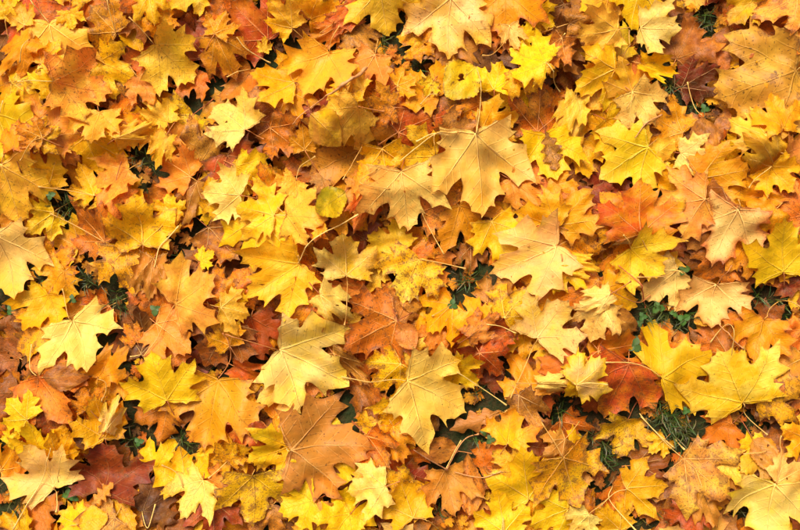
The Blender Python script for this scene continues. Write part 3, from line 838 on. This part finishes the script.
def tube(path, radii, sides=6):
    P = np.array(path); n = len(P); V = []; F = []
    T = np.gradient(P, axis=0); T /= np.linalg.norm(T, axis=1)[:, None] + 1e-9
    for i in range(n):
        u = np.cross(T[i], (0, 0, 1.0)); u /= np.linalg.norm(u) + 1e-9; v = np.cross(u, T[i])
        for k in range(sides):
            a = 2 * math.pi * k / sides; V.append(P[i] + radii[i] * (math.cos(a) * u + math.sin(a) * v))
    for i in range(n - 1):
        for k in range(sides):
            a, b_, c, d = i * sides + k, i * sides + (k + 1) % sides, (i + 1) * sides + (k + 1) % sides, (i + 1) * sides + k
            F += [(a, b_, c), (a, c, d)]
    for k in range(1, sides - 1): F += [(0, k + 1, k), ((n - 1) * sides, (n - 1) * sides + k, (n - 1) * sides + k + 1)]
    return np.array(V), np.array(F)
def smooth_path(pts, n=12):
    """Catmull-Rom through 2-D/3-D points."""
    P = [np.array(p, float) for p in pts]
    P = [2 * P[0] - P[1]] + P + [2 * P[-1] - P[-2]]; o = []
    for i in range(1, len(P) - 2):
        for t in np.linspace(0, 1, n, endpoint=False):
            a, b_, c, d = P[i - 1:i + 3]
            o.append(.5 * ((2 * b_) + (c - a) * t + (2 * a - 5 * b_ + 4 * c - d) * t * t + (3 * b_ - a - 3 * c + d) * t ** 3))
    o.append(P[-2]); return np.array(o)
def stalk_mesh(r, J3, ends, visible, col, L):
    """The leaf stalk: thin at the blade, swollen at its foot; it lies over the pile or dives into it."""
    if visible:
        p2 = smooth_path([J3[:2]] + ends, 8)
        i, j = cells(p2); h = H[j, i]
        n = len(p2); hh = np.copy(h)
        for _ in range(2): hh = np.maximum(hh, np.convolve(np.pad(hh, 2, 'edge'), np.ones(5) / 5, 'valid'))
        t = np.linspace(0, 1, n); z = np.maximum(hh + .0016, J3[2] * (1 - t) ** 2 + (hh.max() + .001) * .0)
        z[0] = J3[2] - .0002
        z = np.convolve(np.pad(z, 2, 'edge'), np.ones(5) / 5, 'valid'); z = np.maximum(z, h + .0008); z[0] = J3[2] - .0002
        z += .006 * np.sin(np.pi * t) ** 2 * r.uniform(.3, 1.0) + .004 * t * r.uniform(0, 1)
        path = np.column_stack([p2, z])
    else:
        d = ends[0] - J3[:2]; n = 6; t = np.linspace(0, 1, n)
        path = np.column_stack([J3[0] + d[0] * t, J3[1] + d[1] * t, np.maximum(J3[2] - .0004 - .020 * t ** 1.5, .003)])
    m = len(path); t = np.linspace(0, 1, m)
    rad = .00062 + .0002 * t + .0007 * np.clip((t - .88) / .12, 0, 1)
    return tube(path, rad)

# ---------------------------------------------------------------- read the survey
recs = []
for ln in LEAVES.strip().splitlines():
    a, lab, st = [q.strip() for q in ln.split('|')]
    f = a.split(); tile = f[0]
    if f[2] == 'P' and int(f[4]) >= 6: f[2] = 'W'                 # pale undersides on top of the pile
    J = world(tile, float(f[5]), float(f[6])); T = world(tile, float(f[7]), float(f[8]))
    sv = [float(v) for v in st.split()]
    recs.append(dict(kind=f[1], c1=f[2], c2=f[3], layer=int(f[4]), J=J, T=T, w=float(f[9]), style=f[10], label=None if lab == '-' else lab,
                     stalk=[world(tile, sv[i], sv[i + 1]) for i in range(0, len(sv), 2)]))
N_SURVEY = len(recs)
gaps = []
for ln in GAPS.strip().splitlines():
    for g in ln.split('|'):
        f = g.split(); gaps.append((*world(f[0], float(f[1]), float(f[2])), float(f[3]) * UNIT * PX * (.82 if f[0] in ('C4', 'D4', 'A4', 'D3', 'D1') else .62)))
gaps = np.array(gaps)
FX, FY = 400 * PX, 265 * PX                 # half frame on the ground

# ---------------------------------------------------------------- leaf litter below and around (nobody could count it)
class Heap:
    def __init__(s): s.v, s.t, s.a, s.b, s.p, s.l, s.k, s.n = [], [], [], [], [], [], [], 0
    def add(s, pts, tris, A, Bc, prm, lc, pin):
        s.v.append(pts); s.t.append(tris + s.n); s.a.append(A); s.b.append(Bc); s.p.append(prm); s.l.append(lc); s.k.append(np.full(len(tris), pin)); s.n += len(pts)
    def build(s, name):
        me = mesh_from(name, np.vstack(s.v), np.vstack(s.t))
        attrs(me, s.n, np.vstack(s.a), np.vstack(s.b), np.vstack(s.p), np.vstack(s.l))
        me.materials.append(MAT_PALM); me.materials.append(MAT_PIN)
        me.polygons.foreach_set('material_index', np.concatenate(s.k).astype(np.int32))
        o = bpy.data.objects.new(name, me); COL.objects.link(o); return o
heap = Heap()
br = random.Random(3)
BANK = [(k, flat_leaf(br, k, .13)) for k in 'mmmmmmmmmmeor']
LOWB = [(k, flat_leaf(br, k, .30)) for k in 'mmmmmme']
def litter_leaf(r, J, L, ang, cols, bank, pile=True, z0=None):
    kind, fl = r.choice(bank)
    c1, c2 = r.choice(cols)
    pts, up = shape_leaf(r, fl, kind, L * (1 if kind == 'm' else .8), ang, J, r.uniform(.72, .95) if kind == 'm' else .6, r.choice('..udfc'))
    if pile: pts = settle(pts); stamp(pts, fl[1], -2)
    else: pts[:, 2] += z0 - pts[:, 2].min()
    A, Bc, f, sp = pigments(r, fl[0], fl[2], c1, c2, 0); n = len(pts); seed = r.uniform(0, 300)
    heap.add(pts, fl[1], rgba(A, n), rgba(Bc, n), np.column_stack([fl[2], f, np.full(n, sp), np.full(n, float(up))]),
             np.column_stack([fl[0], np.full(n, seed)]), int(kind != 'm'))
UNDER = [('B', 'N'), ('B', 'O'), ('O', 'B'), ('G', 'O'), ('B', 'G'), ('T', 'B'), ('G', 'B'), ('O', 'G'), ('N', 'B'), ('Y', 'G'), ('G', 'Y'), ('O', 'R')]
TOPS = [('Y', 'G'), ('G', 'O'), ('Y', 'L'), ('P', 'Y'), ('P', 'S'), ('O', 'G'), ('S', 'P'), ('R', 'O'), ('L', 'Y'), ('G', 'Y'), ('T', 'B'), ('B', 'O'), ('D', 'R')]
def near_gap(c, k=1.0): return bool((np.hypot(gaps[:, 0] - c[0], gaps[:, 1] - c[1]) < gaps[:, 2] * k + .030).any())
ur = random.Random(21)
for q in range(1900):
    C = np.array([ur.uniform(GX0 + .08, GX1 - .08), ur.uniform(GY0 + .08, GY1 - .08)]); ang = ur.uniform(0, 6.283); L = ur.uniform(.055, .085)
    if abs(C[0]) < FX and abs(C[1]) < FY and near_gap(C): continue
    J = C - np.array([math.sin(ang), math.cos(ang)]) * L * .35
    litter_leaf(ur, J, L, ang, UNDER, BANK)
for q in range(850):                               # the carpet goes on beyond the frame
    C = np.array([ur.uniform(GX0 + .08, GX1 - .08), ur.uniform(GY0 + .08, GY1 - .08)]); ang = ur.uniform(0, 6.283); L = ur.uniform(.06, .12)
    if abs(C[0]) < FX + .045 and abs(C[1]) < FY + .045: continue
    J = C - np.array([math.sin(ang), math.cos(ang)]) * L * .35
    litter_leaf(ur, J, L, ang, TOPS, BANK)
for q in range(5200):
    C = np.array([ur.uniform(-3.2, 3.2), ur.uniform(-3.0, 3.0)])
    if abs(C[0]) < 1.06 and abs(C[1]) < .86: continue
    ang = ur.uniform(0, 6.283); L = ur.uniform(.06, .11)
    litter_leaf(ur, C - np.array([math.sin(ang), math.cos(ang)]) * L * .35, L, ang, TOPS + UNDER[:4], LOWB, False, ur.uniform(.004, .035))

for gx, gy, rg in gaps:                                   # crumbs of broken leaf and crumpled scraps on the bare patches
    for q in range(4):
        a = ur.uniform(0, 6.283); rr = (rg + .012) * math.sqrt(ur.random())
        litter_leaf(ur, np.array([gx + rr * math.cos(a), gy + rr * math.sin(a)]), ur.uniform(.008, .020), ur.uniform(0, 6.28), UNDER, LOWB)
# ---------------------------------------------------------------- the leaves of the photograph
fr = random.Random(77)                        # corners of many smaller leaves show between the surveyed ones
while len(recs) < N_SURVEY + 125:
    C = np.array([fr.uniform(-FX, FX), fr.uniform(-FY, FY)]); a = fr.uniform(0, 6.283); L = fr.uniform(.027, .056)
    if near_gap(C, .8): continue
    v = np.array([math.sin(a), math.cos(a)]) * L; c1, c2 = fr.choice([('Y', 'G'), ('G', 'O'), ('L', 'Y'), ('P', 'G'), ('G', 'Y'), ('Y', 'L'), ('O', 'G'), ('T', 'B'), ('S', 'O'), ('P', 'Y')])
    recs.append(dict(kind='m', c1=c1, c2=c2, layer=fr.choice((3, 4, 4)), J=C - v * .4, T=C + v * .6, w=fr.uniform(.9, 1.2), style=fr.choice('..udvf'), label=None, stalk=[], small=True))
order = sorted(range(len(recs)), key=lambda i: recs[i]['layer'])
HOLE = None
for i in order:
    d = recs[i]; r = random.Random(1000 + i)
    v = d['T'] - d['J']; L = float(np.hypot(*v)); ang = math.atan2(v[0], v[1])
    if d['label'] is None and not d.get('small') and L < .055 and d['kind'] == 'm':              # only a corner of it shows: give it a full leaf's size below
        c = d['J'] + v * .5; L2 = r.uniform(.058, .072); d['J'] = c - v / L * L2 * .5; L = L2
    if d['label'] is None:                                   # keep the bare patches open
        for gx, gy, rg in gaps:
            c = d['J'] + v / np.hypot(*v) * L * .38; dd = c - np.array([gx, gy]); q = float(np.hypot(*dd)) + 1e-6
            need = rg + .52 * L
            if q < need: d['J'] = d['J'] + dd / q * min(need - q, .022); L *= .96
    if d['label'] is None and d['style'] == '.': d['style'] = r.choice('..udvc')
    holes = ()
    if d['style'] == 'h': holes = ((.03, .46, .065), (.08, .42, .05))
    elif r.random() < .06: holes = tuple((r.uniform(-.3, .3), r.uniform(.1, .6), r.uniform(.03, .05)) for _ in range(r.choice((1, 1, 2))))
    fl = flat_leaf(r, d['kind'], .068, holes)
    wid = d['w'] * (.83 if d['kind'] == 'm' else 1.0)
    pts, up = shape_leaf(r, fl, d['kind'], L, ang, d['J'], wid, d['style'])
    pts = settle(pts, .85 if d['layer'] < 7 else .55, pct=58 if d['style'] not in 'fvc' else 50)
    stamp(pts, fl[1], i)
    d.update(fl=fl, pts=pts, up=up, L=L, ang=ang, r=r, cen=pts[:, :2].mean(0))
# which of them show most from above
fi0, fi1 = int((-FX - GX0) / CELL), int((FX - GX0) / CELL); fj0, fj1 = int((-FY - GY0) / CELL), int((FY - GY0) / CELL)
ids, cnt = np.unique(TOP[fj0:fj1, fi0:fi1], return_counts=True)
shown = dict(zip(ids.tolist(), cnt.tolist()))
for i, d in enumerate(recs): d['seen'] = shown.get(i, 0)
rank = sorted(range(len(recs)), key=lambda i: -recs[i]['seen'])
single = set(rank[:300]) - {i for i in rank if recs[i]['seen'] < 12}
print('leaves', len(recs), 'single', len(single), 'least', min(recs[i]['seen'] for i in single), 'litter', shown.get(-2), 'bare', shown.get(-1), 'total', (fi1 - fi0) * (fj1 - fj0), 'pile', H[fj0:fj1, fi0:fi1].mean(), H[fj0:fj1, fi0:fi1].max())

# ---------------------------------------------------------------- labels: by look, else by a neighbour that has a look of its own
KINDW = {'m': 'maple leaf', 'o': 'oak leaf', 'e': 'oval leaf', 'r': 'rounded leaf'}
NAMES = {'m': 'maple_leaf', 'o': 'oak_leaf', 'e': 'oval_leaf', 'r': 'round_leaf'}
named = [i for i in single if recs[i]['label']]
used = {recs[i]['label'] for i in named}
assert len(used) == len(named), [recs[i]['label'] for i in named if sum(recs[k]['label'] == recs[i]['label'] for k in named) > 1]
def relation_label(c, layer, what, skip=-1):
    for k in sorted((k for k in named if k != skip), key=lambda k: np.hypot(*(recs[k]['cen'] - c))):
        dd = np.hypot(*(recs[k]['cen'] - c))
        rel = 'beside' if layer is None or dd > .075 else ('under' if layer < recs[k]['layer'] else 'on' if layer > recs[k]['layer'] else 'beside')
        ref = recs[k]['label'].split()
        lab = f"{what} {rel} the {' '.join(ref)}"
        if len(lab.split()) <= 16 and lab not in used: used.add(lab); return lab
for i in sorted(single):
    d = recs[i]
    if d['label']: continue
    st = {'f': 'folded ', 'v': 'folded ', 'c': 'crumpled ', 'u': '', 'd': '', '.': '', 'h': ''}[d['style']]
    what = f"{st}{WORDS[d['c1']]} {KINDW[d['kind']]}"
    d['label'] = relation_label(d['cen'], d['layer'], what, i)

STALKCOL = [lin(226, 180, 92), lin(214, 160, 74), lin(200, 128, 66), lin(170, 92, 46), lin(232, 194, 104)]
def tag(o, label, cat, group=None):
    o['label'] = label; o['category'] = cat
    if group: o['group'] = group
for i in order:
    d = recs[i]; fl, pts, r = d['fl'], d['pts'], d['r']; n = len(pts)
    A, Bc, f, sp = pigments(r, fl[0], fl[2], d['c1'], d['c2'], i)
    prm = np.column_stack([fl[2], f, np.full(n, sp), np.full(n, float(d['up']))]); lc = np.column_stack([fl[0], np.full(n, i * 3.7)])
    if i not in single:
        heap.add(pts, fl[1], rgba(A, n), rgba(Bc, n), prm, lc, int(d['kind'] != 'm')); continue
    k0 = int(np.argmin(np.hypot(fl[0][:, 0], fl[0][:, 1]))); J3 = pts[k0].copy()
    root = bpy.data.objects.new(NAMES[d['kind']], None); COL.objects.link(root)
    root.empty_display_size = .02; root.location = J3.tolist()
    tag(root, d['label'], 'leaf', {'m': 'fallen maple leaves', 'o': 'fallen oak leaves'}.get(d['kind'], 'fallen oval and round leaves'))
    me = mesh_from('blade', pts - J3, fl[1]); attrs(me, n, rgba(A, n), rgba(Bc, n), prm, lc)
    me.materials.append(MAT_PALM if d['kind'] == 'm' else MAT_PIN)
    bo = bpy.data.objects.new('blade', me); COL.objects.link(bo); bo.parent = root
    if d['kind'] == 'm' and d['seen'] > 170 and (d['up'] or d['c1'] == 'W'):     # raised ribs on the undersides
        rc = np.clip(.62 * A + .38 * np.array([.80, .52, .18]), 0, .85)
        for va_ in VEIN_ANG:
            end = .86 if va_ == 0 else .80 if abs(va_) < 1 else .46
            cp = np.array([(t * math.sin(va_), t * math.cos(va_)) for t in np.linspace(.0, end, 11)])
            dd = ((cp[:, None, :] - fl[0][None]) ** 2).sum(2); nn = np.argsort(dd, 1)[:, :4]
            if np.sqrt(dd.min(1)).max() > .09: continue
            w_ = 1 / (np.take_along_axis(dd, nn, 1) + 2e-5); w_ /= w_.sum(1)[:, None]
            pp = (pts[nn] * w_[..., None]).sum(1); pp[1:-1] = (pp[:-2] + 2 * pp[1:-1] + pp[2:]) / 4
            rv, rf = tube(pp + np.array([0, 0, .00012]), np.linspace(.00062, .00018, len(pp)) * (1 if abs(va_) < 1 else .75), 5)
            mr = mesh_from('rib', rv - J3, rf); at = mr.attributes.new('c1', 'FLOAT_COLOR', 'POINT')
            at.data.foreach_set('color', np.ascontiguousarray(rgba(rc, len(rv)), np.float32).ravel()); mr.materials.append(MAT_STALK)
            ro = bpy.data.objects.new('rib', mr); COL.objects.link(ro); ro.parent = bo
    vis = bool(d['stalk'])
    ends = d['stalk'] if vis else [d['J'] - np.array([math.sin(d['ang'] + r.uniform(-.6, .6)), math.cos(d['ang'])]) * r.uniform(.022, .04)]
    sc = STALKCOL[r.choice((0, 1, 1, 2, 4))] if vis else STALKCOL[r.choice((1, 2, 3))]
    sv, sf = stalk_mesh(r, J3, ends, vis, sc, d['L'])
    ms = mesh_from('stalk', sv - J3, sf); at = ms.attributes.new('c1', 'FLOAT_COLOR', 'POINT')
    at.data.foreach_set('color', np.ascontiguousarray(rgba(sc * r.uniform(.75, 1.0), len(sv)), np.float32).ravel()); ms.materials.append(MAT_STALK)
    s_ = bpy.data.objects.new('stalk', ms); COL.objects.link(s_); s_.parent = root
lit = heap.build('leaf_litter'); lit['kind'] = 'stuff'
tag(lit, 'lower layer of mixed brown and amber fallen leaves', 'leaf litter')

# ---------------------------------------------------------------- loose stalks
for ln in STALKS.strip().splitlines():
    a, lab = [q.strip() for q in ln.split('|')]; f = a.split(); v = [float(q) for q in f[1:]]
    P2 = [world(f[0], v[k], v[k + 1]) for k in range(0, len(v), 2)]
    p2 = smooth_path(P2, 9); i, j = cells(p2); h = H[j, i]; n = len(p2)
    hh = np.maximum(h, box_blur(np.tile(h, (3, 1)), 3)[1] if n > 8 else h)
    r = random.Random(lab); z = np.convolve(np.pad(hh, 3, 'edge'), np.ones(7) / 7, 'valid'); z = np.maximum(z, h) + .0016
    t = np.linspace(0, 1, n); fat = 'thickening' in lab
    rad = .0008 + .0002 * t + (.0017 * np.clip((t - .45) / .2, 0, 1) if fat else .0008 * np.clip((t - .9) / .1, 0, 1))
    if fat: z += .003; rad = rad * (1 + .22 * np.sin(t * 23) * t + .15 * np.sin(t * 61) * t)
    V, F = tube(np.column_stack([p2, z]), rad); o3 = V[0].copy()
    me = mesh_from('leaf_stalk', V - o3, F); c = lin(200, 140, 84) if fat or 'tan' in lab or 'brown' in lab else lin(228, 186, 104)
    if 'reddish' in lab: c = lin(196, 100, 60)
    if 'dark' in lab.split()[:2]: c = lin(150, 100, 60)
    at = me.attributes.new('c1', 'FLOAT_COLOR', 'POINT'); at.data.foreach_set('color', np.ascontiguousarray(rgba(c, len(V)), np.float32).ravel())
    me.materials.append(MAT_STALK); o = bpy.data.objects.new('leaf_stalk', me); COL.objects.link(o); o.location = o3.tolist()
    tag(o, lab, 'stalk', 'loose leaf stalks')

# ---------------------------------------------------------------- ground, grass, clover
def ground():
    n = 40; ext = 40.0
    xs = np.sign(np.linspace(-1, 1, 2 * n + 1)) * np.abs(np.linspace(-1, 1, 2 * n + 1)) ** 3 * ext
    X, Y = np.meshgrid(xs, xs); Z = .003 * np.sin(X * 7) * np.cos(Y * 6) - .004
    V = np.column_stack([X.ravel(), Y.ravel(), Z.ravel()]); m = 2 * n + 1; T_ = []
    for a in range(m - 1):
        for b_ in range(m - 1):
            k = a * m + b_; T_ += [(k, k + 1, k + m + 1), (k, k + m + 1, k + m)]
    me = mesh_from('ground', V, np.array(T_))
    mat = bpy.data.materials.new('damp_soil_and_turf'); mat.use_nodes = True; b = NB(mat); p = b.n['Principled BSDF']
    tc = b.n.new('ShaderNodeTexCoord').outputs['Object']
    n1 = b.noise(tc, 18, 5, .65); n2 = b.noise(tc, 140, 4, .6)
    col = b.mix(b.ramp(n1, .38, .62), (.028, .034, .010, 1), (.052, .034, .014, 1))
    col = b.mix(b.ramp(n2, .40, .70), col, (.020, .034, .012, 1))
    # far out, where single leaves can no longer be told apart
    vo = b.n.new('ShaderNodeTexVoronoi'); b.l.new(tc, vo.inputs['Vector']); vo.inputs['Scale'].default_value = 14
    sepc = b.n.new('ShaderNodeSeparateColor'); b.l.new(vo.outputs['Color'], sepc.inputs[0])
    leafc = b.mix(sepc.outputs[0], (.50, .20, .03, 1), (.70, .42, .05, 1)); leafc = b.mix(b.ramp(sepc.outputs[1], .7, .75), leafc, (.22, .09, .03, 1))
    ln_ = b.n.new('ShaderNodeVectorMath'); ln_.operation = 'LENGTH'; b.l.new(tc, ln_.inputs[0])
    col = b.mix(b.m('MULTIPLY', b.ramp(ln_.outputs['Value'], 2.2, 3.2), b.ramp(sepc.outputs[2], .1, .15)), col, leafc)
    b.l.new(col, p.inputs['Base Color']); p.inputs['Roughness'].default_value = .95; p.inputs['Specular IOR Level'].default_value = .1
    bu = b.n.new('ShaderNodeBump'); bu.inputs['Distance'].default_value = .006; b.l.new(b.m('ADD', n1, n2), bu.inputs['Height']); b.l.new(bu.outputs[0], p.inputs['Normal'])
    me.materials.append(mat); o = bpy.data.objects.new('ground', me); COL.objects.link(o); o['kind'] = 'structure'
    o['label'] = 'dark damp soil and turf under the leaves'
ground()
gr = random.Random(5); GV, GT, GC, gn = [], [], [], 0
def grass_blade(x, y, z0, Lg, az, lean, wd):
    global gn
    m = 5; t = np.linspace(0, 1, m); bend = lean * t ** 1.4
    hx = np.cumsum(np.sin(bend)) * Lg / m; hz = np.cumsum(np.cos(bend)) * Lg / m
    cx, cy = math.cos(az), math.sin(az); wv = wd * (1 - t ** 2) + .0001
    for k in range(m):
        for s in (-1, 1): GV.append((x + cx * hx[k] - cy * s * wv[k], y + cy * hx[k] + cx * s * wv[k], z0 + hz[k] + s * wv[k] * .25))
    for k in range(m - 1):
        a = gn + 2 * k; GT.append((a, a + 1, a + 3)); GT.append((a, a + 3, a + 2))
    c = np.array([gr.uniform(.024, .070), gr.uniform(.040, .090), gr.uniform(.006, .014)])
    if gr.random() < .10: c = np.array([.15, .11, .04])
    GC.extend([np.append(c, 1)] * (2 * m)); gn += 2 * m
for gx, gy, rg in gaps:
    for q in range(int(40 + rg * 4000)):
        a = gr.uniform(0, 6.28); rr = (rg + .006) * math.sqrt(gr.random())
        x, y = gx + rr * math.cos(a), gy + rr * math.sin(a)
        hole = H[min(max(int((y - GY0) / CELL), 0), NY - 1), min(max(int((x - GX0) / CELL), 0), NX - 1)]
        if hole > .006: continue
        grass_blade(x, y, -.002, gr.uniform(.018, .050), gr.uniform(0, 6.28), gr.uniform(1.1, 1.9), gr.uniform(.0005, .0011))
for q in range(5000):
    x, y = gr.uniform(-3, 3), gr.uniform(-2.8, 2.8)
    if abs(x) < .7 and abs(y) < .5: continue
    grass_blade(x, y, -.002, gr.uniform(.02, .05), gr.uniform(0, 6.28), gr.uniform(.4, 1.6), gr.uniform(.0008, .0016))
gm = mesh_from('grass', np.array(GV), np.array(GT)); at = gm.attributes.new('c1', 'FLOAT_COLOR', 'POINT')
at.data.foreach_set('color', np.array(GC, np.float32).ravel()); gm.materials.append(MAT_GRASS)
go = bpy.data.objects.new('grass', gm); COL.objects.link(go); go['kind'] = 'stuff'; tag(go, 'short dark green grass in gaps between leaves', 'grass')

def clover(cx, cy, size, r, lab):
    i, j = int((cx - GX0) / CELL), int((cy - GY0) / CELL)
    z = min(max(.020, H[j - 2:j + 3, i - 2:i + 3].min() + .004), .05) + r.uniform(0, .004)
    root = bpy.data.objects.new('clover', None); COL.objects.link(root); root.location = (cx, cy, 0); root.empty_display_size = .01
    tag(root, lab, 'clover', 'clover leaves in the gaps')
    c = np.array([r.uniform(.030, .045), r.uniform(.075, .105), r.uniform(.007, .012)]); a0 = r.uniform(0, 6.28)
    for k in range(3):
        a = a0 + k * 2.094 + r.uniform(-.12, .12); V = [(0, 0, 0)]; L = size * r.uniform(.9, 1.05); N = 14
        prof = [(math.sin(math.pi * (q / N) ** .8) * .44, q / N) for q in range(1, N)]
        rim = prof + [(.16, 1.02), (0, .94), (-.16, 1.02)] + [(-x, y) for x, y in prof[::-1]]
        mid = [(0, t, 0) for t in (.3, .6, .85)]
        pts = [(0, 0)] + rim
        F = []; n0 = len(pts); ctr = n0
        allp = pts + [(0, .55)]
        for q in range(n0): F.append((ctr, q, (q + 1) % n0))
        cup = r.uniform(.1, .28)
        arr = np.array([(x * L * math.cos(a) + y * L * math.sin(a), -x * L * math.sin(a) + y * L * math.cos(a), L * (cup * abs(x) - .12 * y * y)) for x, y in allp])
        me = mesh_from('leaflet', arr, np.array(F))
        cc = np.array([np.append(c * (1.0 if q < n0 else 1.25), 1) for q in range(len(allp))])
        at = me.attributes.new('c1', 'FLOAT_COLOR', 'POINT'); at.data.foreach_set('color', np.ascontiguousarray(cc, np.float32).ravel()); me.materials.append(MAT_CLOVER)
        o = bpy.data.objects.new('leaflet', me); COL.objects.link(o); o.parent = root; o.location = (0, 0, z)
    V, F = tube(smooth_path([(r.uniform(-.008, .008), r.uniform(-.008, .008), -.003), (0, 0, z * .6), (0, 0, z - .0003)], 4), np.full(9, .0007), 5)
    me = mesh_from('stem', V, F); at = me.attributes.new('c1', 'FLOAT_COLOR', 'POINT'); at.data.foreach_set('color', np.ascontiguousarray(rgba(c * 1.3, len(V)), np.float32).ravel())
    me.materials.append(MAT_CLOVER); o = bpy.data.objects.new('stem', me); COL.objects.link(o); o.parent = root
cr = random.Random(9)
for ln in CLOVERS.strip().splitlines():
    for g in ln.split('|'):
        f = g.split(); c = world(f[0], float(f[1]), float(f[2]))
        clover(c[0], c[1], max(.008, float(f[3]) * UNIT * PX * .85), cr, relation_label(c, None, 'green three-part clover'))
